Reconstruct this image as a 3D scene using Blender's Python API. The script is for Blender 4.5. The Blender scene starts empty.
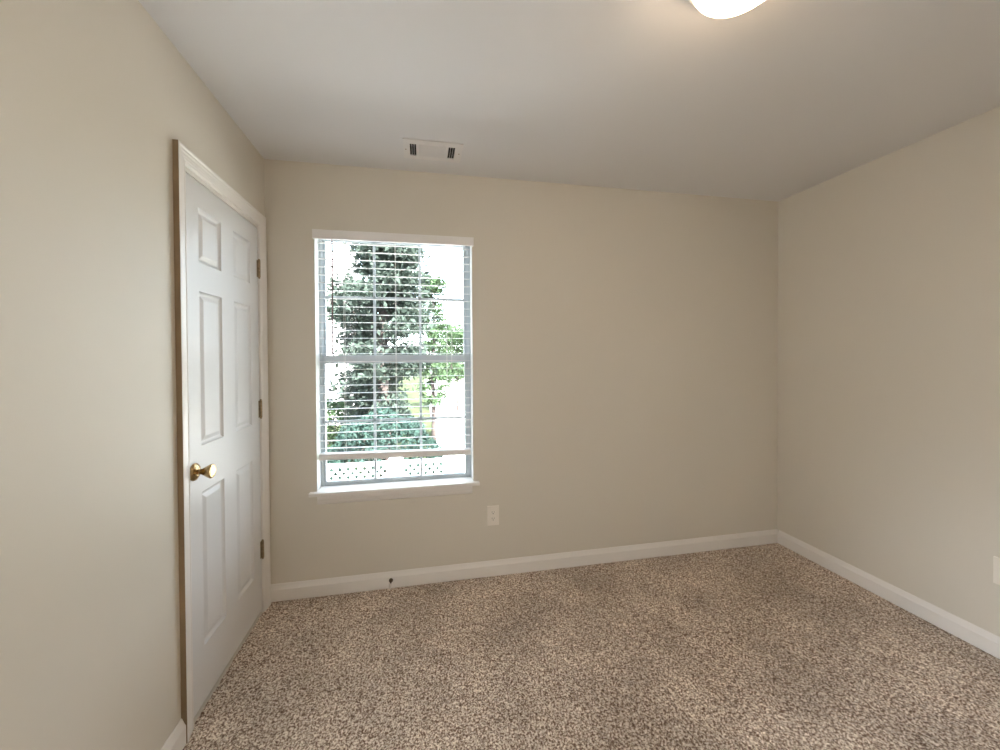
import bpy, bmesh, math, random
import numpy as np
from mathutils import Vector, Matrix

sc = bpy.context.scene
C = sc.collection
PI = math.pi

# ------------------------------------------------------------------ camera
W = 3.353                      # room width (x), back wall at y=0, left wall at x=0
H = 2.44                       # ceiling height
YF = -2.78                     # wall behind the camera
CAM = Vector((0.8339, -2.2224, 1.3548))
YAW, PIT, ROL = 0.18303, 0.01102, -0.006085
FPX, PPX, PPY = 368.756, -11.332, -15.458

def cam_ray(u, v):
    c, s = math.cos(ROL), math.sin(ROL)
    u, v = u*c + v*s, -u*s + v*c
    x, d, up = u, 1.0, -v
    c, s = math.cos(PIT), math.sin(PIT)
    y = d*c + up*s
    z = -d*s + up*c
    c, s = math.cos(YAW), math.sin(YAW)
    return Vector((x*c + y*s, -x*s + y*c, z))

fwd = cam_ray(0, 0)
right = (cam_ray(1, 0) - fwd).normalized()
upv = -(cam_ray(0, 1) - fwd).normalized()
cd = bpy.data.cameras.new('camera')
cam = bpy.data.objects.new('camera', cd)
C.objects.link(cam)
cam.matrix_world = Matrix.Translation(CAM) @ Matrix((right, upv, -fwd)).transposed().to_4x4()
cd.sensor_fit = 'HORIZONTAL'
cd.sensor_width = 36.0
cd.lens = 36.0*FPX/1000.0
cd.shift_x = -PPX/1000.0
cd.shift_y = PPY/1000.0
cd.clip_start = 0.02
cd.clip_end = 500
sc.camera = cam

# ------------------------------------------------------------------ light and exposure
EXPOSURE = 0.36
SKY = 5.8
SUN = 65.0
LAMP = 15.5
LANDING_FILL = 300.0  # strength of the added, unseen lamp on the landing
vs = sc.view_settings
vs.view_transform = 'Standard'
vs.look = 'None'
vs.gamma = 1.0
vs.use_curve_mapping = False
vs.exposure = EXPOSURE
cy = sc.cycles
cy.use_denoising = True
try:
    cy.denoiser = 'OPENIMAGEDENOISE'
    cy.denoising_input_passes = 'RGB_ALBEDO_NORMAL'
    cy.denoising_prefilter = 'ACCURATE'
except Exception:
    pass
cy.max_bounces = 14
cy.diffuse_bounces = 10
cy.glossy_bounces = 4
cy.transmission_bounces = 8
cy.transparent_max_bounces = 16
cy.sample_clamp_indirect = 12
cy.caustics_reflective = False
cy.caustics_refractive = False

world = bpy.data.worlds.new('sky')
sc.world = world
world.use_nodes = True
wn = world.node_tree
bg = wn.nodes['Background']
sky = wn.nodes.new('ShaderNodeTexSky')
sky.sky_type = 'NISHITA'
sky.sun_disc = False
sky.sun_elevation = math.radians(50)
sky.sun_rotation = math.radians(200)
mx = wn.nodes.new('ShaderNodeMix')
mx.data_type = 'RGBA'
mx.inputs[0].default_value = 0.75
mx.inputs[7].default_value = (0.87, 0.94, 1.0, 1)
mul = wn.nodes.new('ShaderNodeMix')
mul.data_type = 'RGBA'
mul.blend_type = 'MULTIPLY'
mul.inputs[0].default_value = 1.0
mul.inputs[7].default_value = (0.30, 0.30, 0.30, 1)
wn.links.new(sky.outputs[0], mul.inputs[6])
wn.links.new(mul.outputs[2], mx.inputs[6])
wn.links.new(mx.outputs[2], bg.inputs[0])
bg.inputs[1].default_value = SKY

sd = bpy.data.lights.new('sun', 'SUN')
sd.energy = SUN
sd.angle = math.radians(0.6)
sd.color = (1.0, 0.97, 0.94)
sun = bpy.data.objects.new('sun', sd)
C.objects.link(sun)
sun.rotation_euler = Vector((-0.30, 1.0, -1.22)).to_track_quat('-Z', 'Y').to_euler()

# portal that only guides sky sampling through the window opening
pd = bpy.data.lights.new('window_portal', 'AREA')
pd.shape = 'RECTANGLE'
pd.size = 0.89
pd.size_y = 1.47
pd.cycles.is_portal = True
po = bpy.data.objects.new('window_portal', pd)
C.objects.link(po)
po.location = (0.6985, 0.175, 1.32)
po.rotation_euler = Vector((0, -1, 0)).to_track_quat('-Z', 'Y').to_euler()
# sky sampling for the unseen landing window, added to light the room
pd2 = bpy.data.lights.new('added_landing_portal', 'AREA')
pd2.shape = 'RECTANGLE'
pd2.size = 1.7
pd2.size_y = 1.8
pd2.cycles.is_portal = True
po2 = bpy.data.objects.new('added_landing_portal', pd2)
C.objects.link(po2)
po2.location = (-2.43, -2.25, 1.45)
po2.rotation_euler = Vector((1, 0, 0)).to_track_quat('-Z', 'Y').to_euler()

# ------------------------------------------------------------------ helpers
def hexc(r, g, b):
    f = lambda c: ((c/255.0+0.055)/1.055)**2.4 if c > 10 else c/255.0/12.92
    return (f(r), f(g), f(b), 1)

def mat(name, col, rough=0.6, metal=0.0, spec=0.5, bump=0.0, bscale=200.0, var=0.0, vscale=3.0, bdist=0.002):
    m = bpy.data.materials.new(name)
    m.use_nodes = True
    nt = m.node_tree
    b = nt.nodes['Principled BSDF']
    b.inputs['Base Color'].default_value = col
    b.inputs['Roughness'].default_value = rough
    b.inputs['Metallic'].default_value = metal
    b.inputs['Specular IOR Level'].default_value = spec
    tc = nt.nodes.new('ShaderNodeTexCoord')
    if var > 0:
        n = nt.nodes.new('ShaderNodeTexNoise')
        n.inputs['Scale'].default_value = vscale
        n.inputs['Detail'].default_value = 4
        nt.links.new(tc.outputs['Object'], n.inputs['Vector'])
        r = nt.nodes.new('ShaderNodeMapRange')
        r.inputs['From Min'].default_value = 0.3
        r.inputs['From Max'].default_value = 0.7
        r.inputs['To Min'].default_value = 1-var
        r.inputs['To Max'].default_value = 1+var
        nt.links.new(n.outputs['Fac'], r.inputs['Value'])
        h = nt.nodes.new('ShaderNodeHueSaturation')
        h.inputs['Color'].default_value = col
        nt.links.new(r.outputs['Result'], h.inputs['Value'])
        nt.links.new(h.outputs['Color'], b.inputs['Base Color'])
    if bump > 0:
        n = nt.nodes.new('ShaderNodeTexNoise')
        n.inputs['Scale'].default_value = bscale
        n.inputs['Detail'].default_value = 3
        nt.links.new(tc.outputs['Object'], n.inputs['Vector'])
        bp = nt.nodes.new('ShaderNodeBump')
        bp.inputs['Strength'].default_value = bump
        bp.inputs['Distance'].default_value = bdist
        nt.links.new(n.outputs['Fac'], bp.inputs['Height'])
        nt.links.new(bp.outputs['Normal'], b.inputs['Normal'])
    return m

M = {}
M['wall'] = mat('wall_paint', (0.66, 0.618, 0.542, 1), 0.55, spec=0.35, bump=0.12, bscale=260, bdist=0.0008)
M['ceil'] = mat('ceiling_paint', (0.70, 0.695, 0.695, 1), 0.7, spec=0.3, bump=0.15, bscale=220, bdist=0.001)
M['trim'] = mat('trim_gloss_white', (0.79, 0.76, 0.725, 1), 0.32, spec=0.5, bump=0.03, bscale=40, bdist=0.001)
M['door'] = mat('door_gloss_white', (0.71, 0.705, 0.705, 1), 0.40, spec=0.5, bump=0.05, bscale=55, bdist=0.0008)
M['return'] = mat('window_return_white', (0.82, 0.82, 0.80, 1), 0.4)
M['vinyl'] = mat('window_vinyl', (0.50, 0.545, 0.575, 1), 0.35, spec=0.5)
M['blind'] = mat('blind_faux_wood_white', (0.82, 0.80, 0.79, 1), 0.35, spec=0.5)
M['cord'] = mat('blind_cord', (0.75, 0.75, 0.74, 1), 0.8)
M['wand'] = mat('blind_wand_smoked', (0.16, 0.11, 0.12, 1), 0.25)
M['brass'] = mat('aged_brass', (0.46, 0.33, 0.17, 1), 0.22, metal=1.0, var=0.15, vscale=60)
M['dbrass'] = mat('dull_brass', (0.34, 0.26, 0.16, 1), 0.42, metal=1.0, var=0.2, vscale=80)
M['plate'] = mat('outlet_plastic', (0.80, 0.75, 0.68, 1), 0.35)
M['slot'] = mat('dark_slot', (0.02, 0.018, 0.016, 1), 0.8)
M['vent'] = mat('vent_enamel', (0.72, 0.70, 0.68, 1), 0.4)
M['duct'] = mat('duct_dark', (0.03, 0.03, 0.03, 1), 0.8)
M['edge'] = mat('brown_casing_edge', (0.26, 0.18, 0.10, 1), 0.6, var=0.12, vscale=9)
M['rubber'] = mat('white_rubber', (0.75, 0.72, 0.68, 1), 0.6)
M['bronze'] = mat('dark_bronze', (0.10, 0.07, 0.05, 1), 0.5, metal=0.7)
M['landing'] = mat('landing_carpet', (0.42, 0.37, 0.32, 1), 0.9, bump=0.5, bscale=150, bdist=0.004)
M['siding'] = mat('pale_siding', (0.68, 0.66, 0.62, 1), 0.6)

def obj(name, bm, m, parent=None, smooth=False):
    me = bpy.data.meshes.new(name)
    if isinstance(bm, bmesh.types.BMesh):
        bmesh.ops.recalc_face_normals(bm, faces=bm.faces)
        bm.to_mesh(me)
        bm.free()
    me.materials.append(m)
    if smooth:
        for p in me.polygons:
            p.use_smooth = True
    o = bpy.data.objects.new(name, me)
    C.objects.link(o)
    if parent:
        o.parent = parent
        o.matrix_parent_inverse = Matrix.Translation(-parent.location)
    return o

def empty(name, loc):
    o = bpy.data.objects.new(name, None)
    o.empty_display_size = 0.1
    C.objects.link(o)
    o.location = loc
    return o

def tag(o, label=None, cat=None, group=None, kind=None):
    for k, v in (('label', label), ('category', cat), ('group', group), ('kind', kind)):
        if v:
            o[k] = v
    return o

def box(bm, x0, x1, y0, y1, z0, z1, bev=0.0, rot=None, piv=None):
    r = bmesh.ops.create_cube(bm, size=1)
    vs_ = r['verts']
    for v in vs_:
        v.co = Vector(((x0+x1)/2 + v.co.x*(x1-x0), (y0+y1)/2 + v.co.y*(y1-y0), (z0+z1)/2 + v.co.z*(z1-z0)))
    if bev > 0:
        es = list({e for v in vs_ for e in v.link_edges})
        q = bmesh.ops.bevel(bm, geom=es, offset=bev, segments=2, affect='EDGES', profile=0.6)
        vs_ = list({v for f in q['faces'] for v in f.verts} | {v for v in vs_ if v.is_valid})
    if rot is not None:
        bmesh.ops.rotate(bm, verts=vs_, cent=piv, matrix=rot)
    return vs_

def prism(bm, prof, axis, a, b):
    """extrude a closed 2D profile along an axis; prof gives the two other coordinates in xyz order"""
    def P(t, p):
        if axis == 'x': return (t, p[0], p[1])
        if axis == 'y': return (p[0], t, p[1])
        return (p[0], p[1], t)
    A = [bm.verts.new(P(a, p)) for p in prof]
    B = [bm.verts.new(P(b, p)) for p in prof]
    n = len(prof)
    for i in range(n):
        bm.faces.new((A[i], A[(i+1) % n], B[(i+1) % n], B[i]))
    bm.faces.new(A)
    bm.faces.new(B[::-1])

def lathe(bm, prof, origin, axis, seg=40):
    """prof: (radius, distance along axis)"""
    ax = Vector(axis).normalized()
    t = ax.orthogonal().normalized()
    s = ax.cross(t)
    o = Vector(origin)
    rings = []
    for r, d in prof:
        if r < 1e-6:
            rings.append([bm.verts.new(o + ax*d)])
        else:
            rings.append([bm.verts.new(o + ax*d + (t*math.cos(2*PI*i/seg) + s*math.sin(2*PI*i/seg))*r) for i in range(seg)])
    for a, b in zip(rings, rings[1:]):
        if len(a) == 1 and len(b) == 1:
            continue
        for i in range(seg):
            j = (i+1) % seg
            if len(a) == 1: bm.faces.new((a[0], b[i], b[j]))
            elif len(b) == 1: bm.faces.new((a[i], a[j], b[0]))
            else: bm.faces.new((a[i], a[j], b[j], b[i]))

def tube(bm, pts, rad, seg=8):
    pts = [Vector(p) for p in pts]
    n = len(pts)
    rr = rad if isinstance(rad, (list, tuple)) else [rad]*n
    rings = []
    ref = None
    for i, p in enumerate(pts):
        d = (pts[min(i+1, n-1)] - pts[max(i-1, 0)]).normalized()
        if ref is None:
            ref = d.orthogonal().normalized()
        ref = (ref - d*ref.dot(d)).normalized()
        s = d.cross(ref)
        rings.append([bm.verts.new(p + (ref*math.cos(2*PI*k/seg) + s*math.sin(2*PI*k/seg))*rr[i]) for k in range(seg)])
    for a, b in zip(rings, rings[1:]):
        for k in range(seg):
            bm.faces.new((a[k], a[(k+1) % seg], b[(k+1) % seg], b[k]))
    bm.faces.new(rings[0][::-1])
    bm.faces.new(rings[-1])

def struct(name, bm, m, parent=None, smooth=False):
    o = obj(name, bm, m, parent, smooth)
    if parent is None:
        o['kind'] = 'structure'
    return o

# ------------------------------------------------------------------ room shell
WX0, WX1, WZ0, WZ1 = 0.253, 1.146, 0.585, 2.062       # window opening
DY0, DY1, DZ1 = -0.708, -0.092, 2.030                  # door leaf
GROUND = -2.6

def rect_wall(bm, fixed, t0, t1, a0, a1, z0, z1, hole):
    """wall slab with one rectangular opening; fixed='x' or 'y' (its normal)"""
    ha0, ha1, hz0, hz1 = hole
    def b(a, c, zz0, zz1):
        if fixed == 'y': box(bm, a, c, t0, t1, zz0, zz1)
        else: box(bm, t0, t1, a, c, zz0, zz1)
    b(a0, ha0, z0, z1)
    b(ha1, a1, z0, z1)
    b(ha0, ha1, hz1, z1)
    if hz0 > z0:
        b(ha0, ha1, z0, hz0)

bm = bmesh.new()
rect_wall(bm, 'y', 0.0, 0.17, -0.14, W+0.14, -0.3, H+0.25, (WX0, WX1, WZ0-0.022, WZ1))
struct('wall_back', bm, M['wall'])
bm = bmesh.new()     # the storey below and the house to both sides, seen only from outside
box(bm, -7, -0.14, 0.0, 0.17, GROUND, 3.2)
box(bm, W+0.14, 8, 0.0, 0.17, GROUND, 3.2)
box(bm, -0.14, W+0.14, 0.0, 0.17, GROUND, -0.3)
box(bm, -0.14, W+0.14, 0.0, 0.17, H+0.25, 3.2)
struct('wall_outside', bm, M['siding'])
bm = bmesh.new()
EY0, EY1 = -2.68, -1.88        # unseen open doorway, placed on this wall to let fill light in
rect_wall(bm, 'x', -0.14, 0.0, -1.5, 0.0, -0.1, H+0.1, (DY0-0.022, DY1+0.022, 0.0, DZ1+0.022))
rect_wall(bm, 'x', -0.14, 0.0, YF-0.14, -1.5, -0.1, H+0.1, (EY0, EY1, -0.1, 2.04))
struct('wall_left', bm, M['wall'])
bm = bmesh.new()
box(bm, W, W+0.14, YF-0.14, 0.0, -0.1, H+0.1)
struct('wall_right', bm, M['wall'])
bm = bmesh.new()
box(bm, 0.0, W, YF-0.14, YF, -0.1, H+0.1)
struct('wall_front', bm, M['wall'])
bm = bmesh.new()
for (a, b_, z0, z1) in ((EY0-0.056, EY0, 0, 2.096), (EY1, EY1+0.056, 0, 2.096), (EY0, EY1, 2.04, 2.096)):
    box(bm, 0, 0.016, a, b_, z0, z1, 0.003)
    box(bm, -0.156, -0.14, a, b_, z0, z1, 0.003)
box(bm, -0.14, 0, EY0, EY0+0.012, 0, 2.04); box(bm, -0.14, 0, EY1-0.012, EY1, 0, 2.04); box(bm, -0.14, 0, EY0+0.012, EY1-0.012, 2.028, 2.04)
struct('trim_added_doorway', bm, M['trim'])
# unseen landing and window, added to supply fill light through the doorway
LX, LY0, LY1 = -2.3, -3.2, -1.35
bm = bmesh.new()
rect_wall(bm, 'x', LX-0.14, LX, LY0, LY1, 0, H, (-3.1, -1.4, 0.5, 2.3))
box(bm, LX-0.14, -0.14, LY0-0.14, LY0, 0, H)
box(bm, LX-0.14, -0.14, LY1, LY1+0.1, 0, H)
box(bm, -0.16, -0.14, LY0, YF-0.14, 0, H)
struct('wall_added_landing', bm, M['ceil'])
bm = bmesh.new()
box(bm, LX-0.14, -0.14, LY0-0.14, LY1+0.1, H, H+0.1)
struct('ceiling_landing', bm, M['ceil'])
bm = bmesh.new()
box(bm, LX-0.14, 0.0, LY0-0.14, LY1+0.1, -0.12, -0.006)
struct('floor_landing', bm, M['landing'])
# closet behind the panelled door
bm = bmesh.new()
box(bm, -0.80, -0.75, -1.1, 0.0, -0.05, H)
box(bm, -0.75, -0.14, -1.1, -1.05, -0.05, H)
box(bm, -0.75, -0.14, -0.05, 0.0, -0.05, H)
box(bm, -0.75, -0.14, -1.05, -0.05, H-0.05, H)
box(bm, -0.75, -0.14, -1.05, -0.05, -0.05, -0.01)
struct('wall_closet', bm, M['wall'])
VX0, VX1, VY0, VY1 = 0.786, 1.024, -0.297, -0.181    # register opening in the ceiling
bm = bmesh.new()
box(bm, 0, VX0, YF, 0, H, H+0.1)
box(bm, VX1, W, YF, 0, H, H+0.1)
box(bm, VX0, VX1, YF, VY0, H, H+0.1)
box(bm, VX0, VX1, VY1, 0, H, H+0.1)
box(bm, VX0-0.01, VX1+0.01, VY0-0.01, VY1+0.01, H+0.1, H+0.12)
struct('ceiling', bm, M['ceil'])

# carpet -------------------------------------------------------------------
def carpet_material():
    m = bpy.data.materials.new('carpet_frieze')
    m.use_nodes = True
    nt = m.node_tree
    b = nt.nodes['Principled BSDF']
    b.inputs['Roughness'].default_value = 0.95
    b.inputs['Specular IOR Level'].default_value = 0.1
    b.inputs['Sheen Weight'].default_value = 0.15
    tc = nt.nodes.new('ShaderNodeTexCoord')
    def noise(s, d, r=0.5):
        n = nt.nodes.new('ShaderNodeTexNoise')
        n.inputs['Scale'].default_value = s
        n.inputs['Detail'].default_value = d
        n.inputs['Roughness'].default_value = r
        nt.links.new(tc.outputs['Object'], n.inputs['Vector'])
        return n
    n1 = noise(140, 2, 0.6)
    cr = nt.nodes.new('ShaderNodeValToRGB')
    e = cr.color_ramp.elements
    e[0].position = 0.33; e[0].color = (0.12, 0.070, 0.045, 1)
    e[1].position = 0.68; e[1].color = (0.80, 0.72, 0.64, 1)
    for pos, col in ((0.43, (0.25, 0.18, 0.135, 1)), (0.50, (0.445, 0.36, 0.29, 1)), (0.58, (0.635, 0.555, 0.465, 1))):
        q = e.new(pos); q.color = col
    nt.links.new(n1.outputs['Fac'], cr.inputs['Fac'])
    # brushed patches where the pile lies the other way
    n2 = noise(2.6, 3, 0.55)
    r2 = nt.nodes.new('ShaderNodeMapRange')
    r2.inputs['From Min'].default_value = 0.35
    r2.inputs['From Max'].default_value = 0.65
    r2.inputs['To Min'].default_value = 0.98
    r2.inputs['To Max'].default_value = 1.36
    nt.links.new(n2.outputs['Fac'], r2.inputs['Value'])
    hs = nt.nodes.new('ShaderNodeHueSaturation')
    nt.links.new(cr.outputs['Color'], hs.inputs['Color'])
    nt.links.new(r2.outputs['Result'], hs.inputs['Value'])
    nt.links.new(hs.outputs['Color'], b.inputs['Base Color'])
    n3 = noise(150, 2, 0.6)
    bp = nt.nodes.new('ShaderNodeBump')
    bp.inputs['Strength'].default_value = 0.5
    bp.inputs['Distance'].default_value = 0.006
    nt.links.new(n3.outputs['Fac'], bp.inputs['Height'])
    nt.links.new(bp.outputs['Normal'], b.inputs['Normal'])
    return m
M['carpet'] = carpet_material()

def carpet():
    rng = np.random.default_rng(4)
    step = 0.0045
    nx, ny = int(W/step)+1, int(1.5/step)+1
    xs = np.linspace(0.0, W, nx)
    ys = np.linspace(0.0, -1.5, ny)
    X, Y = np.meshgrid(xs, ys)
    def vn(cell):
        gx, gy = int(W/cell)+3, int(1.5/cell)+3
        g = rng.random((gy, gx))
        u, v = X/cell, -Y/cell
        i, j = u.astype(int), v.astype(int)
        fu, fv = u-i, v-j
        fu, fv = fu*fu*(3-2*fu), fv*fv*(3-2*fv)
        return (g[j, i]*(1-fu)*(1-fv) + g[j, i+1]*fu*(1-fv) + g[j+1, i]*(1-fu)*fv + g[j+1, i+1]*fu*fv)
    Z = 0.006*(vn(0.011)-0.5) + 0.005*(vn(0.022)-0.5) + 0.003*(rng.random(X.shape)-0.5) + 0.004*(vn(0.18)-0.5)
    Z -= 0.004
    co = np.stack([X, Y, Z], -1).reshape(-1, 3)
    idx = np.arange(nx*ny).reshape(ny, nx)
    q = np.stack([idx[:-1, :-1], idx[1:, :-1], idx[1:, 1:], idx[:-1, 1:]], -1).reshape(-1, 4)
    # the rest of the floor, coarse
    base = len(co)
    ext = np.array([[0, -1.5, -0.004], [W, -1.5, -0.004], [W, YF, -0.004], [0, YF, -0.004],
                    [-0.14, 0.0, -0.03], [W, 0.0, -0.03], [W, YF, -0.03], [-0.14, YF, -0.03],
                    [-0.14, -0.74, -0.004], [0, -0.74, -0.004], [0, -0.06, -0.004], [-0.14, -0.06, -0.004]], float)
    co = np.vstack([co, ext])
    q = np.vstack([q, [[base+3, base+2, base+1, base]], [[base+7, base+6, base+5, base+4]], [[base+8, base+9, base+10, base+11]]])
    me = bpy.data.meshes.new('floor')
    me.vertices.add(len(co))
    me.vertices.foreach_set('co', co.ravel())
    me.loops.add(q.size)
    me.loops.foreach_set('vertex_index', q.ravel().astype(np.int32))
    me.polygons.add(len(q))
    me.polygons.foreach_set('loop_start', np.arange(0, q.size, 4, dtype=np.int32))
    me.polygons.foreach_set('loop_total', np.full(len(q), 4, dtype=np.int32))
    me.update(calc_edges=True)
    me.validate()
    me.materials.append(M['carpet'])
    o = bpy.data.objects.new('floor', me)
    C.objects.link(o)
    o['kind'] = 'structure'
carpet()

# baseboards ---------------------------------------------------------------
def bb_prof(sign, base):
    # offset from the wall, height: flat board with an eased ogee top
    pts = [(0, 0), (0.0155, 0), (0.0155, 0.064), (0.0140, 0.0665), (0.0115, 0.071), (0.0080, 0.079), (0.0050, 0.087), (0.0025, 0.091), (0, 0.091)]
    return [(base + sign*a, z) for a, z in pts]
bm = bmesh.new(); prism(bm, bb_prof(-1, 0.0), 'x', 0.0, W); struct('baseboard_back', bm, M['trim'])
bm = bmesh.new(); prism(bm, bb_prof(-1, W), 'y', YF, -0.0155); struct('baseboard_right', bm, M['trim'])
bm = bmesh.new(); prism(bm, bb_prof(1, 0.0), 'y', EY1+0.057, -0.770); struct('baseboard_left', bm, M['trim'])
bm = bmesh.new(); prism(bm, bb_prof(1, YF), 'x', 0.0, W); struct('baseboard_front', bm, M['trim'])

# door casing ----------------------------------------------------------------
cas = [(0.0, 0.0), (0.0, 0.0185), (0.004, 0.0195), (0.009, 0.019), (0.012, 0.0165), (0.020, 0.0165), (0.024, 0.0145),
       (0.032, 0.014), (0.036, 0.0125), (0.042, 0.012), (0.0445, 0.010), (0.048, 0.0115), (0.053, 0.010), (0.056, 0.007), (0.056, 0.0)]
# cas: (distance from the outer edge inwards, projection from the wall)
YN, YFAR, CT = -0.769, -0.034, 2.106
def casing_mesh():
    bm = bmesh.new()
    # path around: near bottom, near top, far top, far bottom; mitred corners
    def ring(kind):
        out = []
        for d, p in cas:
            if kind == 0: out.append((p, YN+d, 0.0))
            if kind == 1: out.append((p, YN+d, CT-d))
            if kind == 2: out.append((p, YFAR-d, CT-d))
            if kind == 3: out.append((p, YFAR-d, 0.0))
        return [bm.verts.new(c) for c in out]
    R = [ring(k) for k in range(4)]
    n = len(cas)
    for a, b in zip(R, R[1:]):
        for i in range(n):
            j = (i+1) % n
            bm.faces.new((a[i], a[j], b[j], b[i]))
    bm.faces.new(R[0]); bm.faces.new(R[3][::-1])
    return bm
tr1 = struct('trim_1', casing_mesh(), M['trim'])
tr1.data.materials.append(M['edge'])      # near outer side face of the casing, browner than the front
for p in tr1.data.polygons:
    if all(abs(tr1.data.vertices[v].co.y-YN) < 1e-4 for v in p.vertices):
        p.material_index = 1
# jamb with stop behind the leaf
bm = bmesh.new()
box(bm, -0.14, 0.0, DY0-0.022, DY0-0.003, 0, DZ1+0.003)
box(bm, -0.14, 0.0, DY1+0.003, DY1+0.022, 0, DZ1+0.003)
box(bm, -0.14, 0.0, DY0-0.022, DY1+0.022, DZ1+0.003, DZ1+0.022)
box(bm, -0.052, -0.040, DY0-0.003, DY0+0.012, 0, DZ1+0.003)
box(bm, -0.052, -0.040, DY1-0.012, DY1+0.003, 0, DZ1+0.003)
box(bm, -0.052, -0.040, DY0+0.012, DY1-0.012, DZ1-0.012, DZ1+0.003)
struct('trim_2', bm, M['trim'])

# six panel door -------------------------------------------------------------
door = empty('door_1', (0.0, DY1, 0.0))
door['kind'] = 'structure'
def door_leaf():
    bm = bmesh.new()
    XF, XB = -0.003, -0.038
    ys = [DY0, -0.618, -0.453, -0.347, -0.182, DY1]
    zs = [0.016, 0.231, 0.832, 1.012, 1.610, 1.722, 1.932, DZ1]
    def quad(x, y0, y1, z0, z1):
        bm.faces.new([bm.verts.new(c) for c in ((x, y0, z0), (x, y1, z0), (x, y1, z1), (x, y0, z1))])
    for side, x, s in ((0, XF, 1), (1, XB, -1)):
        for i in range(5):
            for j in range(7):
                y0, y1, z0, z1 = ys[i], ys[i+1], zs[j], zs[j+1]
                if i in (1, 3) and j in (1, 3, 5):
                    prev = None
                    for ins, dep in ((0, 0), (0.003, 0.0045), (0.007, 0.0080), (0.013, 0.0095), (0.016, 0.0090), (0.030, 0.0030), (0.033, 0.0022)):
                        xx = x - s*dep
                        r = [bm.verts.new(c) for c in ((xx, y0+ins, z0+ins), (xx, y1-ins, z0+ins), (xx, y1-ins, z1-ins), (xx, y0+ins, z1-ins))]
                        if prev:
                            for k in range(4):
                                bm.faces.new((prev[k], prev[(k+1) % 4], r[(k+1) % 4], r[k]))
                        prev = r
                    bm.faces.new(prev)
                else:
                    quad(x, y0, y1, z0, z1)
    for y in (DY0, DY1):
        bm.faces.new([bm.verts.new(c) for c in ((XF, y, 0.016), (XB, y, 0.016), (XB, y, DZ1), (XF, y, DZ1))])
    for z in (0.016, DZ1):
        bm.faces.new([bm.verts.new(c) for c in ((XF, DY0, z), (XB, DY0, z), (XB, DY1, z), (XF, DY1, z))])
    bmesh.ops.remove_doubles(bm, verts=bm.verts, dist=1e-5)
    return bm
obj('door_leaf', door_leaf(), M['door'], door)

KY, KZ = -0.668, 0.925
bm = bmesh.new()
lathe(bm, [(0.0, 0), (0.0325, 0), (0.0330, 0.002), (0.0315, 0.006), (0.026, 0.010), (0.018, 0.0135), (0.013, 0.015), (0, 0.015)], (-0.003, KY, KZ), (1, 0, 0))
rose = obj('rosette', bm, M['brass'], door, True)
bm = bmesh.new()
lathe(bm, [(0.0, 0.010), (0.0105, 0.010), (0.0100, 0.020), (0.0105, 0.026), (0.0135, 0.032), (0.0185, 0.041), (0.0235, 0.050), (0.0262, 0.056),
           (0.0268, 0.059), (0.0250, 0.0625), (0.0205, 0.0640), (0.0195, 0.0634), (0.010, 0.0640), (0, 0.0642)], (-0.003, KY, KZ), (1, 0, 0))
obj('door_knob', bm, M['brass'], door, True)
bm = bmesh.new()
box(bm, -0.026, -0.0005, DY0-0.0035, DY0-0.0028, KZ-0.028, KZ+0.028)
prism(bm, [(-0.0005, DY0-0.012), (0.0015, DY0-0.012), (0.004, DY0-0.004), (0.003, DY0-0.003), (-0.0005, DY0-0.004)], 'z', KZ-0.022, KZ+0.022)
obj('strike_plate', bm, M['dbrass'], door)
for hz in (1.818, 1.080, 0.335):
    bm = bmesh.new()
    hy = DY1+0.002
    for k in range(5):
        z0 = hz-0.0445+k*0.0178
        lathe(bm, [(0, 0.0003), (0.0062, 0.0003), (0.0062, 0.0175), (0, 0.0175)], (0.0035, hy, z0), (0, 0, 1), 14)
    lathe(bm, [(0, 0), (0.0045, 0), (0.005, 0.004), (0.003, 0.007), (0, 0.008)], (0.0035, hy, hz+0.0445), (0, 0, 1), 14)
    lathe(bm, [(0, 0), (0.0045, 0), (0.005, 0.004), (0.003, 0.007), (0, 0.008)], (0.0035, hy, hz-0.0445), (0, 0, -1), 14)
    # the visible lips of both leaves on either side of the knuckle
    box(bm, -0.0030, -0.0016, hy-0.014, hy-0.003, hz-0.0445, hz+0.0445)
    box(bm, -0.0010, 0.0010, hy+0.002, hy+0.010, hz-0.0445, hz+0.0445)
    obj('hinge', bm, M['dbrass'], door)

# ------------------------------------------------------------------ window
win = empty('window_1', ((WX0+WX1)/2, 0.10, WZ0))
win['kind'] = 'structure'
bm = bmesh.new()   # white lining of the opening
box(bm, WX0-0.001, WX0+0.0015, -0.0005, 0.10, WZ0, WZ1)
box(bm, WX1-0.0015, WX1+0.001, -0.0005, 0.10, WZ0, WZ1)
box(bm, WX0, WX1, -0.0005, 0.10, WZ1-0.0015, WZ1+0.001)
obj('window_return', bm, M['return'], win)
bm = bmesh.new()   # stool with eased nose and ears, apron below
sx0, sx1 = 0.216, 1.180
box(bm, sx0, sx1, -0.036, 0.0, WZ0-0.014, WZ0+0.006, 0.004)
box(bm, WX0, WX1, -0.010, 0.085, WZ0-0.020, WZ0+0.0055)
obj('window_sill', bm, M['trim'], win)
bm = bmesh.new()
ap = [(0, 0.571), (-0.0125, 0.571), (-0.0125, 0.546), (-0.0105, 0.540), (-0.0095, 0.530), (-0.007, 0.521), (-0.003, 0.516), (0, 0.516)]
prism(bm, ap, 'x', 0.256, 1.138)
obj('apron', bm, M['trim'], win)
GX0, GX1 = 0.281, 1.107
bm = bmesh.new()   # vinyl master frame
fy0, fy1 = 0.080, 0.165
box(bm, WX0, WX0+0.016, fy0, fy1, WZ0-0.01, WZ1)
box(bm, WX1-0.016, WX1, fy0, fy1, WZ0-0.01, WZ1)
box(bm, WX0+0.016, WX1-0.016, fy0, fy1, WZ1-0.008, WZ1)
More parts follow.
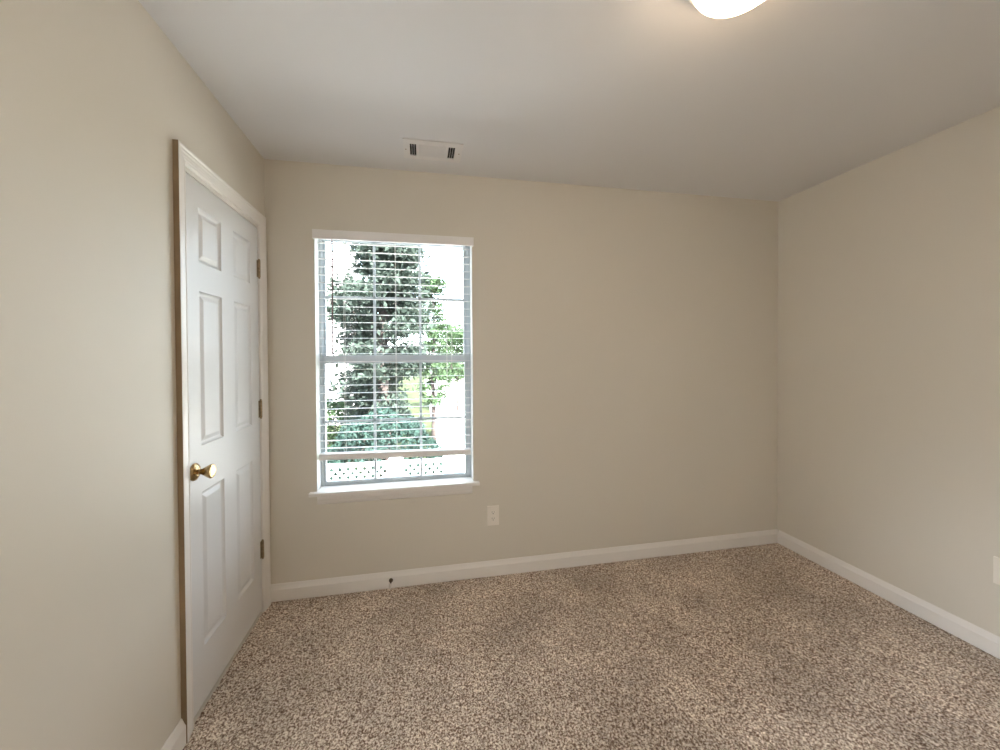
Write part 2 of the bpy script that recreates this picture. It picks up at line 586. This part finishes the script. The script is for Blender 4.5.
box(bm, WX0+0.016, WX1-0.016, fy0, fy1, WZ0-0.01, WZ0+0.006)
box(bm, WX0+0.016, WX0+0.020, fy0+0.012, fy0+0.016, WZ0+0.006, WZ1-0.02)
box(bm, WX1-0.020, WX1-0.016, fy0+0.012, fy0+0.016, WZ0+0.006, WZ1-0.02)
obj('window_frame', bm, M['vinyl'], win)

def glass_material():
    m = bpy.data.materials.new('window_glass')
    m.use_nodes = True
    nt = m.node_tree
    nt.nodes.remove(nt.nodes['Principled BSDF'])
    out = nt.nodes['Material Output']
    t = nt.nodes.new('ShaderNodeBsdfTransparent')
    t.inputs[0].default_value = (0.84, 0.88, 0.88, 1)
    g = nt.nodes.new('ShaderNodeBsdfGlossy')
    g.inputs['Roughness'].default_value = 0.02
    f = nt.nodes.new('ShaderNodeFresnel')
    f.inputs[0].default_value = 1.45
    x = nt.nodes.new('ShaderNodeMixShader')
    nt.links.new(f.outputs[0], x.inputs[0])
    nt.links.new(t.outputs[0], x.inputs[1])
    nt.links.new(g.outputs[0], x.inputs[2])
    nt.links.new(x.outputs[0], out.inputs[0])
    return m
M['glass'] = glass_material()

def sash(name, y0, y1, z0, z1, gz0, gz1, hm):
    s = empty(name, ((WX0+WX1)/2, (y0+y1)/2, z0))
    s.parent = win
    s.matrix_parent_inverse = Matrix.Translation(-win.location)
    bm = bmesh.new()
    X0, X1 = WX0+0.018, WX1-0.018
    box(bm, X0, GX0, y0, y1, z0, z1, 0.002)
    box(bm, GX1, X1, y0, y1, z0, z1, 0.002)
    box(bm, GX0, GX1, y0, y1, z0, gz0, 0.002)
    box(bm, GX0, GX1, y0, y1, gz1, z1, 0.002)
    f = obj('sash_frame', bm, M['vinyl'])
    f.parent = s; f.matrix_parent_inverse = Matrix.Translation(-s.location - Vector((0, 0, 0)))
    f.matrix_parent_inverse = s_inv(s)
    bm = bmesh.new()
    ym = (y0+y1)/2
    for x in (0.560, 0.834):
        box(bm, x-0.0075, x+0.0075, ym-0.004, ym+0.004, gz0-0.002, gz1+0.002, 0.0015)
    box(bm, GX0-0.002, GX1+0.002, ym-0.004, ym+0.004, hm-0.0075, hm+0.0075, 0.0015)
    g = obj('muntin', bm, M['vinyl'])
    g.parent = s; g.matrix_parent_inverse = s_inv(s)
    bm = bmesh.new()
    bm.faces.new([bm.verts.new(c) for c in ((GX0-0.003, ym+0.006, gz0-0.003), (GX1+0.003, ym+0.006, gz0-0.003), (GX1+0.003, ym+0.006, gz1+0.003), (GX0-0.003, ym+0.006, gz1+0.003))])
    g = obj('glass_pane', bm, M['glass'])
    g.parent = s; g.matrix_parent_inverse = s_inv(s)
def s_inv(s):
    # world matrix of an empty parented to the window without evaluating the depsgraph
    return Matrix.Translation(-s.location)
sash('sash', 0.086, 0.112, WZ0+0.006, 1.362, 0.614, 1.312, 0.966)
sash('sash', 0.118, 0.144, 1.330, WZ1-0.006, 1.356, WZ1-0.018, 1.710)

# ------------------------------------------------------------------ blind
blind = empty('window_blind', ((WX0+WX1)/2, 0.045, WZ1))
tag(blind, 'white horizontal faux wood blind with open slats, lowered almost to the sill of the window', 'blind')
bm = bmesh.new()
box(bm, WX0-0.006, WX1+0.008, -0.022, -0.012, 2.014, 2.062, 0.002)
box(bm, WX0-0.006, WX0+0.002, -0.012, -0.0015, 2.014, 2.062)
box(bm, WX1+0.000, WX1+0.008, -0.012, -0.0015, 2.014, 2.062)
box(bm, WX0-0.006, WX1+0.008, -0.024, -0.012, 2.058, 2.064, 0.001)
obj('valance', bm, M['blind'], blind)
bm = bmesh.new()
box(bm, WX0+0.004, WX1-0.004, 0.018, 0.072, 2.036, 2.060, 0.002)
obj('headrail', bm, M['blind'], blind)
random.seed(3)
BX0, BX1 = WX0+0.007, WX1-0.010
slat_z = [0.866 + 0.0457*k for k in range(26)]
def slat_mesh(L, wid=0.026, th=0.0020, crown=0.001):
    bm = bmesh.new()
    n = 6
    nx = 10
    top, bot = [], []
    for i in range(nx+1):
        x = -L/2 + L*i/nx
        rt, rb = [], []
        for k in range(n+1):
            y = -wid/2 + wid*k/n
            z = crown*(1-(2*k/n-1)**2)
            e = th/2 if 0 < k < n else th*0.25
            rt.append(bm.verts.new((x, y, z+e)))
            rb.append(bm.verts.new((x, y, z-e)))
        top.append(rt); bot.append(rb)
    for i in range(nx):
        for k in range(n):
            bm.faces.new((top[i][k], top[i+1][k], top[i+1][k+1], top[i][k+1]))
            bm.faces.new((bot[i][k], bot[i][k+1], bot[i+1][k+1], bot[i+1][k]))
        bm.faces.new((top[i][0], bot[i][0], bot[i+1][0], top[i+1][0]))
        bm.faces.new((top[i][n], top[i+1][n], bot[i+1][n], bot[i][n]))
    for i in (0, nx):
        bm.faces.new(top[i] + bot[i][::-1])
    return bm
s0 = obj('slat', slat_mesh(BX1-BX0), M['blind'], blind)
for k, z in enumerate(slat_z + [0.822]):
    s = s0 if k == 0 else s0.copy()
    if k:
        C.objects.link(s)
    drop = 0.0
    if z < 0.90:
        drop = 0.012*(0.90-z)/0.08
    s.location = ((BX0+BX1)/2, 0.045 + random.uniform(-0.001, 0.001), z - drop*0.5)
    s.rotation_euler = (math.radians(random.uniform(-1.6, 1.2)), math.atan2(drop, 0.87) + math.radians(random.uniform(-0.10, 0.10)), 0)
bm = bmesh.new()
zr = 0.769
v = box(bm, BX0, BX1, 0.020, 0.070, zr-0.017, zr+0.017, 0.003)
bmesh.ops.rotate(bm, verts=bm.verts, cent=((BX0+BX1)/2, 0.045, zr), matrix=Matrix.Rotation(math.radians(1.0), 3, 'Y'))
obj('bottom_rail', bm, M['blind'], blind)
for lx in (0.400, 0.690, 0.992):
    bm = bmesh.new()
    for yy in (0.0260, 0.0640):
        tube(bm, [(lx, yy, 2.04), (lx, yy, 0.785)], 0.0008, 5)
    tube(bm, [(lx+0.004, 0.045, 2.04), (lx+0.004, 0.045, 0.785)], 0.0008, 5)
    for z in slat_z:
        tube(bm, [(lx, 0.0260, z-0.002), (lx, 0.0640, z-0.002)], 0.0006, 4)
    obj('ladder_cord', bm, M['cord'], blind)
bm = bmesh.new()
tube(bm, [(0.341, 0.012, 2.04), (0.345, 0.010, 1.99), (0.341, 0.010, 1.365)], [0.0015, 0.0046, 0.0046], 6)
obj('tilt_wand', bm, M['wand'], blind)
bm = bmesh.new()
tube(bm, [(1.018, 0.012, 1.99), (1.018, 0.011, 1.30)], 0.0011, 5)
tube(bm, [(1.023, 0.012, 1.99), (1.022, 0.011, 1.32)], 0.0011, 5)
pc = obj('pull_cord', bm, M['cord'], blind)
bm = bmesh.new()
lathe(bm, [(0, 0), (0.003, 0), (0.0055, 0.02), (0.0065, 0.032), (0, 0.034)], (1.018, 0.011, 1.305), (0, 0, -1), 12)
o = obj('tassel', bm, M['cord'], blind, True)

# ------------------------------------------------------------------ ceiling register
vent = empty('ceiling_vent', ((VX0+VX1)/2, (VY0+VY1)/2, H))
tag(vent, 'white rectangular metal air register set in the ceiling above the window', 'vent')
bm = bmesh.new()
fx0, fx1, fyA, fyB = 0.756, 1.060, -0.331, -0.153
zf = H-0.006
def fr(x0, x1, y0, y1):
    box(bm, x0, x1, y0, y1, zf, H-0.0003)
fr(fx0, VX0+0.002, fyA, fyB); fr(VX1-0.002, fx1, fyA, fyB); fr(VX0+0.002, VX1-0.002, fyA, VY0+0.002); fr(VX0+0.002, VX1-0.002, VY1-0.002, fyB)
for xb in (0.8285, 0.9800):
    box(bm, xb-0.0065, xb+0.0065, VY0, VY1, zf, H-0.001)
obj('vent_frame', bm, M['vent'], vent)
bm = bmesh.new()
for k in range(9):
    y = VY0+0.008+k*0.0135
    box(bm, 0.835, 0.9735, y-0.0005, y+0.0115, H-0.0035, H-0.0025, rot=Matrix.Rotation(math.radians(-42), 3, 'X'), piv=(0.9, y+0.005, H-0.003))
obj('louver_bank', bm, M['vent'], vent)['label'] = 'middle bank of long louvers'
for (xa, xb, sgn) in ((0.788, 0.822, -1), (0.9865, 1.022, 1)):
    bm = bmesh.new()
    n = 4
    for k in range(n):
        x = xa + (xb-xa)*k/(n-1)
        box(bm, x-0.0012, x+0.0012, VY0, VY1, H-0.0035, H-0.0022, rot=Matrix.Rotation(math.radians(20*sgn), 3, 'Y'), piv=(x, VY0, H-0.003))
    obj('louver_bank', bm, M['vent'], vent)
bm = bmesh.new()
bm.free()
for sx in (0.768, 1.045):
    bm = bmesh.new()
    lathe(bm, [(0, 0), (0.004, 0), (0.003, 0.0015), (0, 0.002)], (sx, -0.241, zf), (0, 0, -1), 12)
    obj('screw', bm, M['dbrass'], vent)
bm = bmesh.new()
box(bm, VX0+0.0005, VX1-0.0005, VY0+0.0005, VY1-0.0005, H+0.045, H+0.050)
for a_ in ((VX0+0.0003, VX0+0.0015, VY0, VY1), (VX1-0.0015, VX1-0.0003, VY0, VY1), (VX0+0.0015, VX1-0.0015, VY0, VY0+0.0012), (VX0+0.0015, VX1-0.0015, VY1-0.0012, VY1)):
    box(bm, a_[0], a_[1], a_[2], a_[3], H+0.001, H+0.045)
obj('duct_lining', bm, M['duct'], vent)

# ------------------------------------------------------------------ ceiling lamp
lamp = empty('ceiling_light', (1.69, -1.37, H))
tag(lamp, 'round white glass dome ceiling light glowing warm, flush against the ceiling', 'light')
def glow_material():
    m = bpy.data.materials.new('glowing_opal_glass')
    m.use_nodes = True
    b = m.node_tree.nodes['Principled BSDF']
    b.inputs['Base Color'].default_value = (0.85, 0.82, 0.78, 1)
    b.inputs['Roughness'].default_value = 0.25
    b.inputs['Emission Color'].default_value = (1.0, 0.73, 0.47, 1)
    b.inputs['Emission Strength'].default_value = LAMP
    return m
M['glow'] = glow_material()
bm = bmesh.new()
lathe(bm, [(0, 0), (0.135, 0), (0.137, 0.004), (0.139, 0.042), (0.134, 0.046), (0, 0.046)], (1.69, -1.37, H), (0, 0, -1), 64)
obj('canopy_ring', bm, M['return'], lamp, True)
bm = bmesh.new()
prof = [(0.120, 0.044)]
for k in range(17):
    a = PI/2*k/16
    prof.append((0.125*math.cos(a) if k < 16 else 0, 0.048 + 0.085*math.sin(a)))
lathe(bm, prof, (1.69, -1.37, H), (0, 0, -1), 64)
obj('glass_dome', bm, M['glow'], lamp, True)

# unseen lamp added on the landing as cool fill for the room
fill_lamp = empty('ceiling_light', (-1.1, -2.25, H))  # added fill lamp, unseen; the room's own light is the other one
tag(fill_lamp, 'unseen white dome light added on the landing to brighten the room', 'light')
M['fill_glow'] = M['glow'].copy()
M['fill_glow'].name = 'landing_fill_glow'
b2 = M['fill_glow'].node_tree.nodes['Principled BSDF']
b2.inputs['Emission Color'].default_value = (0.86, 0.93, 1.0, 1)
b2.inputs['Emission Strength'].default_value = LANDING_FILL
bm = bmesh.new()
lathe(bm, [(0, 0), (0.195, 0), (0.197, 0.004), (0.190, 0.022), (0, 0.022)], (-1.1, -2.25, H), (0, 0, -1), 48)
obj('canopy_ring', bm, M['return'], fill_lamp, True)
bm = bmesh.new()
lathe(bm, [(0.18, 0.02)] + [(0.188*math.cos(PI/2*k/12) if k < 12 else 0, 0.024+0.12*math.sin(PI/2*k/12)) for k in range(13)], (-1.1, -2.25, H), (0, 0, -1), 48)
obj('glass_dome', bm, M['fill_glow'], fill_lamp, True)

# ------------------------------------------------------------------ outlets
def outlet(loc, rotz, label):
    t = empty('wall_outlet', loc)
    # built facing -y at the origin
    bm = bmesh.new()
    box(bm, -0.0365, 0.0365, -0.0065, -0.0003, -0.060, 0.060, 0.0022)
    p = obj('cover_plate', bm, M['plate']); p.parent = t
    for s in (1, -1):
        bm = bmesh.new()
        pts = []
        for k in range(20):
            a = 2*PI*k/20
            pts.append((0.0172*max(-1, min(1, 1.15*math.cos(a))), s*0.01255 + 0.0145*max(-0.86, min(0.86, math.sin(a)))))
        prism(bm, [(a, b) for a, b in pts], 'y', -0.0078, -0.006)
        q = obj('socket', bm, M['plate']); q.parent = t
        bm = bmesh.new()
        box(bm, -0.0075, -0.0055, -0.0084, -0.0079, s*0.0195, s*0.0195+0.009)
        box(bm, 0.0055, 0.0075, -0.0084, -0.0079, s*0.0195+0.001, s*0.0195+0.008)
        lathe(bm, [(0, 0), (0.0026, 0), (0.0026, 0.0005), (0, 0.0005)], (0, -0.0079, s*0.0195-0.006), (0, -1, 0), 10)
        h = obj('slot', bm, M['slot']); h.parent = q
    bm = bmesh.new()
    lathe(bm, [(0, 0), (0.003, 0), (0.0022, 0.001), (0, 0.0012)], (0, -0.0065, 0), (0, -1, 0), 12)
    w = obj('screw', bm, M['plate']); w.parent = t
    t.rotation_euler = (0, 0, rotz)
    tag(t, label, 'outlet')
outlet((1.266, 0, 0.369), 0, 'white duplex power outlet on the wall below and right of the window')
outlet((W, -1.056, 0.384), -PI/2, 'white power outlet on the right wall, cut by the picture edge')

# ------------------------------------------------------------------ door stop on the baseboard
ds = empty('door_stop', (0.655, -0.0155, 0.047))
tag(ds, 'small dark spring door stop with white tip screwed to the baseboard under the window', 'door stop')
bm = bmesh.new()
lathe(bm, [(0, 0), (0.0120, 0), (0.0115, 0.004), (0.0070, 0.008), (0, 0.008)], (0.655, -0.0155, 0.047), (0, -1, 0), 20)
obj('base', bm, M['bronze'], ds, True)
bm = bmesh.new()
pts = []
for k in range(121):
    t_ = k/120
    a = t_*2*PI*8
    r = 0.0036
    pts.append((0.655+r*math.cos(a), -0.0200-0.030*t_, 0.047+r*math.sin(a) - 0.004*t_*t_))
tube(bm, pts, 0.0011, 5)
obj('spring', bm, M['bronze'], ds, True)
bm = bmesh.new()
lathe(bm, [(0, 0), (0.0060, 0), (0.0065, 0.010), (0.0062, 0.030), (0.0050, 0.034), (0, 0.035)], (0.655, -0.049, 0.043), (0, -1, -0.1), 16)
obj('rubber_tip', bm, M['rubber'], ds, True)

# ------------------------------------------------------------------ outside
def ground_material(name, c1, c2, scale, rough=0.9):
    m = bpy.data.materials.new(name)
    m.use_nodes = True
    nt = m.node_tree
    b = nt.nodes['Principled BSDF']
    b.inputs['Roughness'].default_value = rough
    b.inputs['Specular IOR Level'].default_value = 0.1
    tc = nt.nodes.new('ShaderNodeTexCoord')
    n = nt.nodes.new('ShaderNodeTexNoise')
    n.inputs['Scale'].default_value = scale
    n.inputs['Detail'].default_value = 6
    nt.links.new(tc.outputs['Object'], n.inputs['Vector'])
    cr = nt.nodes.new('ShaderNodeValToRGB')
    cr.color_ramp.elements[0].position = 0.35; cr.color_ramp.elements[0].color = c1
    cr.color_ramp.elements[1].position = 0.65; cr.color_ramp.elements[1].color = c2
    nt.links.new(n.outputs['Fac'], cr.inputs['Fac'])
    nt.links.new(cr.outputs['Color'], b.inputs['Base Color'])
    return m
M['lawn'] = ground_material('sunlit_lawn', (0.025, 0.034, 0.014, 1), (0.045, 0.056, 0.024, 1), 0.8)
M['concrete'] = ground_material('pale_concrete', (0.55, 0.53, 0.50, 1), (0.66, 0.64, 0.60, 1), 1.5)
M['fence'] = mat('white_vinyl_fence', (0.78, 0.79, 0.80, 1), 0.4)
M['bark'] = mat('bark', (0.05, 0.036, 0.032, 1), 0.9, bump=0.5, bscale=30, bdist=0.02, var=0.3, vscale=12)

def leaf_material(name, c):
    m = bpy.data.materials.new(name)
    m.use_nodes = True
    nt = m.node_tree
    b = nt.nodes['Principled BSDF']
    b.inputs['Roughness'].default_value = 0.7
    b.inputs['Specular IOR Level'].default_value = 0.1
    out = nt.nodes['Material Output']
    tc = nt.nodes.new('ShaderNodeTexCoord')
    n = nt.nodes.new('ShaderNodeTexNoise')
    n.inputs['Scale'].default_value = 2.5
    nt.links.new(tc.outputs['Object'], n.inputs['Vector'])
    r = nt.nodes.new('ShaderNodeMapRange')
    r.inputs['From Min'].default_value = 0.3; r.inputs['From Max'].default_value = 0.7
    r.inputs['To Min'].default_value = 0.7; r.inputs['To Max'].default_value = 1.4
    nt.links.new(n.outputs['Fac'], r.inputs['Value'])
    h = nt.nodes.new('ShaderNodeHueSaturation')
    h.inputs['Color'].default_value = c
    nt.links.new(r.outputs['Result'], h.inputs['Value'])
    nt.links.new(h.outputs['Color'], b.inputs['Base Color'])
    t = nt.nodes.new('ShaderNodeBsdfTranslucent')
    nt.links.new(h.outputs['Color'], t.inputs[0])
    x = nt.nodes.new('ShaderNodeMixShader')
    x.inputs[0].default_value = 0.35
    nt.links.new(b.outputs[0], x.inputs[1])
    nt.links.new(t.outputs[0], x.inputs[2])
    nt.links.new(x.outputs[0], out.inputs[0])
    return m
M['leaf_a'] = leaf_material('leaf_green_grey', (0.046, 0.062, 0.050, 1))
M['leaf_b'] = leaf_material('leaf_bright', (0.052, 0.085, 0.042, 1))
M['leaf_c'] = leaf_material('leaf_hedge', (0.030, 0.056, 0.046, 1))

bm = bmesh.new()
box(bm, -60, 60, 0.17, 120, GROUND-0.2, GROUND)
o = struct('lawn', bm, M['lawn'])
bm = bmesh.new()
box(bm, 1.5, 12.0, 5.2, 60, GROUND+0.001, GROUND+0.03)
struct('driveway', bm, M['concrete'])

def leaves(name, pts, size, m, parent, seed=1):
    rng = np.random.default_rng(seed)
    n = len(pts)
    P = np.asarray(pts)
    a = rng.normal(size=(n, 3)); a /= np.linalg.norm(a, axis=1)[:, None]
    b = rng.normal(size=(n, 3)); b -= a*(a*b).sum(1)[:, None]; b /= np.linalg.norm(b, axis=1)[:, None]
    nn = np.cross(a, b)
    s = size*(0.6+0.8*rng.random(n))[:, None]
    v = np.stack([P - a*s, P + b*s*0.45 + nn*s*0.12, P + a*s, P - b*s*0.45 + nn*s*0.12], 1).reshape(-1, 3)
    me = bpy.data.meshes.new(name)
    me.vertices.add(len(v)); me.vertices.foreach_set('co', v.ravel())
    me.loops.add(n*4); me.loops.foreach_set('vertex_index', np.arange(n*4, dtype=np.int32))
    me.polygons.add(n)
    me.polygons.foreach_set('loop_start', np.arange(0, n*4, 4, dtype=np.int32))
    me.polygons.foreach_set('loop_total', np.full(n, 4, dtype=np.int32))
    me.update(calc_edges=True)
    me.materials.append(m)
    o = bpy.data.objects.new(name, me)
    C.objects.link(o)
    o.parent = parent
    return o

def tree(loc, height, trunk_h, crown_r, nleaf, m, seed, label, lean=(0, 0), size=0.09, squash=1.0, group=None, nb=44):
    rng = np.random.default_rng(seed)
    t = empty('leafy_tree', loc)
    bm = bmesh.new()
    top = Vector((lean[0], lean[1], height*0.8))
    tr = [Vector((0, 0, -0.1)).lerp(top, k/8) + Vector((0.08*math.sin(k*1.3), 0.08*math.cos(k*1.7), 0))*(k/8) for k in range(9)]
    r0 = 0.035*height if nb > 50 else 0.014*height
    tube(bm, tr, [r0*(1-0.75*k/8) for k in range(9)], 10)
    trunk = obj('trunk', bm, M['bark'], None, True)
    trunk.parent = t
    bm = bmesh.new()
    centres = []
    for k in range(nb):
        f = trunk_h/height + (0.98-trunk_h/height)*(k+rng.random())/nb
        p = Vector((0, 0, 0)).lerp(top, min(1, f/0.8)) if f < 0.8 else top.copy()
        ang = rng.uniform(0, 2*PI)
        zz = f
        prof = math.sin(PI*min(1, (zz-trunk_h/height)/(1-trunk_h/height)*0.9+0.1))**0.6
        L = crown_r*(0.45+0.6*rng.random())*prof
        e = p + Vector((math.cos(ang)*L, math.sin(ang)*L, L*rng.uniform(0.0, 0.55)*squash))
        mid = p.lerp(e, 0.5) + Vector((0, 0, 0.08*L))
        tube(bm, [p, mid, e], [r0*0.22, r0*0.13, r0*0.04], 5)
        centres.append((e, 0.30*crown_r)); centres.append((mid, 0.24*crown_r))
    br = obj('branches', bm, M['bark'], None, True)
    br.parent = t
    pts = []
    per = nleaf//len(centres)
    for c, r in centres:
        q = rng.normal(size=(per, 3))*r*0.55
        pts.append(np.array(c)[None, :] + q*np.array([1, 1, 0.75]))
    leaves('foliage', np.vstack(pts), size, m, t, seed)
    tag(t, label, 'tree', group)
    return t

def shrub(loc, rx, ry, h, nleaf, m, seed, label, size=0.06):
    rng = np.random.default_rng(seed)
    t = empty('rounded_shrub', loc)
    bm = bmesh.new()
    for k in range(9):
        a = 2*PI*k/9 + rng.uniform(-0.2, 0.2)
        e = Vector((math.cos(a)*rx*0.6, math.sin(a)*ry*0.6, h*rng.uniform(0.6, 0.85)))
        tube(bm, [(0.05*math.cos(a), 0.05*math.sin(a), -0.05), e*0.5 + Vector((0, 0, 0.1*h)), e], [0.04, 0.025, 0.008], 5)
    s = obj('stems', bm, M['bark'], None, True)
    s.parent = t
    d = rng.normal(size=(nleaf, 3)); d /= np.linalg.norm(d, axis=1)[:, None]
    rr = (0.72 + 0.28*rng.random(nleaf)**0.5) * (1 + 0.10*np.sin(d[:, 0]*7+seed)*np.cos(d[:, 2]*6))
    P = d*rr[:, None]*np.array([rx, ry, h/2]) + np.array([0, 0, h/2])
    leaves('foliage', P, size, m, t, seed)
    tag(t, label, 'shrub')
    return t

tree((-0.45, 11.0, GROUND), 9.2, 1.2, 1.55, 30000, M['leaf_a'], 17, 'broad grey green tree standing left of centre beyond the white lattice fence', size=0.11, nb=80)
tree((1.40, 14.5, GROUND), 8.8, 1.8, 0.95, 5000, M['leaf_b'], 5, 'slender bright green tree seen through the right panes of the window', size=0.09)
tree((3.4, 24.0, GROUND), 6.5, 2.2, 2.0, 5200, M['leaf_b'], 8, 'far pale green tree behind the slender one', size=0.12)
shrub((-0.1, 7.6, GROUND), 1.45, 0.9, 2.55, 9000, M['leaf_c'], 2, 'large rounded dark green shrub just behind the white fence', size=0.06)
shrub((-1.05, 5.3, GROUND), 0.9, 0.55, 1.85, 7000, M['leaf_c'], 6, 'low dark bush directly behind the left lattice fence panel', size=0.05)
shrub((0.90, 5.3, GROUND), 0.85, 0.55, 1.8, 6000, M['leaf_c'], 9, 'low dark bush directly behind the middle lattice fence panel', size=0.05)
shrub((-2.6, 13.0, GROUND), 1.5, 1.1, 2.3, 6000, M['leaf_b'], 4, 'bright green bush on the lawn at the left of the window view', size=0.08)

# white vinyl privacy fence with lattice top
def fence(x0, x1, label, lattice, top=-0.50):
    f = empty('white_fence', ((x0+x1)/2, 4.4, GROUND))
    tag(f, label, 'fence')
    L = x1-x0
    lat0 = top-0.30
    bm = bmesh.new()
    pz = lat0 if lattice else top
    n = int(L/0.15)
    for k in range(n):
        a = x0+k*L/n
        box(bm, a+0.003, a+L/n-0.003, 4.385, 4.415, GROUND+0.06, pz-0.02)
    obj('board_panel', bm, M['fence'], f)
    for za, zb in [(GROUND+0.04, GROUND+0.18), (pz-0.06, pz)] + ([(top-0.03, top+0.02)] if lattice else []):
        bm = bmesh.new()
        box(bm, x0, x1, 4.37, 4.43, za, zb)
        obj('rail', bm, M['fence'], f)
    if lattice:
        bm = bmesh.new()
        hgt = top-lat0
        st = 0.135
        n = int((L+hgt)/st)
        for s, yy in ((1, 4.394), (-1, 4.406)):
            for k in range(n+1):
                xa = x0 - hgt + k*st
                # diagonal strip clipped to the panel
                p0 = [xa, lat0]; p1 = [xa+hgt, top]
                if s < 0:
                    p0, p1 = [xa+hgt, lat0], [xa, top]
                def clip(p, q):
                    (ax, az), (bx, bz) = p, q
                    out = []
                    for (cx, cz), (ox, oz) in (((ax, az), (bx, bz)), ((bx, bz), (ax, az))):
                        x = min(max(cx, x0), x1)
                        z = cz + (oz-cz)*((x-cx)/(ox-cx)) if ox != cx else cz
                        out.append((x, z))
                    return out
                if max(p0[0], p1[0]) <= x0 or min(p0[0], p1[0]) >= x1:
                    continue
                (ax, az), (bx, bz) = clip(p0, p1)
                if abs(ax-bx) < 0.01:
                    continue
                d = Vector((bx-ax, bz-az)).normalized(); nrm = Vector((-d.y, d.x))*0.019
                vv = []
                for yq in (yy-0.005, yy+0.005):
                    for (cx, cz, sg) in ((ax, az, 1), (bx, bz, 1), (bx, bz, -1), (ax, az, -1)):
                        vv.append(bm.verts.new((cx+nrm.x*sg, yq, cz+nrm.y*sg)))
                for idx in ((0, 1, 2, 3), (7, 6, 5, 4), (0, 4, 5, 1), (1, 5, 6, 2), (2, 6, 7, 3), (3, 7, 4, 0)):
                    bm.faces.new([vv[i] for i in idx])
        obj('lattice', bm, M['fence'], f)
    for x in (x0-0.06, x1+0.06):
        bm = bmesh.new()
        box(bm, x-0.06, x+0.06, 4.34, 4.46, GROUND, top+0.05, 0.004)
        lathe(bm, [(0.085, 0), (0.085, 0.02), (0, 0.07)], (x, 4.4, top+0.05), (0, 0, 1), 4)
        obj('post', bm, M['fence'], f)
fence(-3.6, -1.3, 'white lattice topped fence panel at the far left outside the window', True)
fence(-1.06, 0.28, 'white lattice topped fence panel seen through the left and middle bottom panes', True)
fence(0.52, 1.30, 'short white lattice topped fence panel seen through the middle bottom pane', True)
fence(1.54, 4.2, 'plain white fence panel without lattice at the right bottom pane', False)

# neighbouring house
hs = empty('neighbour_house', (-8.0, 20.0, GROUND))
tag(hs, 'pale pinkish neighbouring house seen through the left edge of the window', 'house')
M['pink'] = mat('pale_pink_siding', (0.62, 0.55, 0.55, 1), 0.7)
M['roofing'] = mat('grey_shingle', (0.24, 0.21, 0.21, 1), 0.9, var=0.2, vscale=5)
M['dpane'] = mat('dark_pane', (0.10, 0.09, 0.12, 1), 0.1)
bm = bmesh.new(); box(bm, -12.4, -3.75, 20.0, 28, GROUND, 4.6); obj('house_wall', bm, M['pink'], hs)
bm = bmesh.new(); prism(bm, [(19.5, 4.5), (28.5, 4.5), (24, 8.4)], 'x', -12.8, -3.4); obj('roof', bm, M['roofing'], hs)
for hx in (-10.5, -7.6, -4.55):
    for hz in (-1.2, 1.9):
        bm = bmesh.new(); box(bm, hx-0.50, hx+0.50, 19.95, 20.0, hz-0.1, hz+1.5)
        w_ = obj('house_window', bm, M['fence'], hs)
        bm = bmesh.new(); box(bm, hx-0.42, hx+0.42, 19.92, 19.96, hz, hz+1.4)
        g_ = obj('pane', bm, M['dpane']); g_.parent = w_
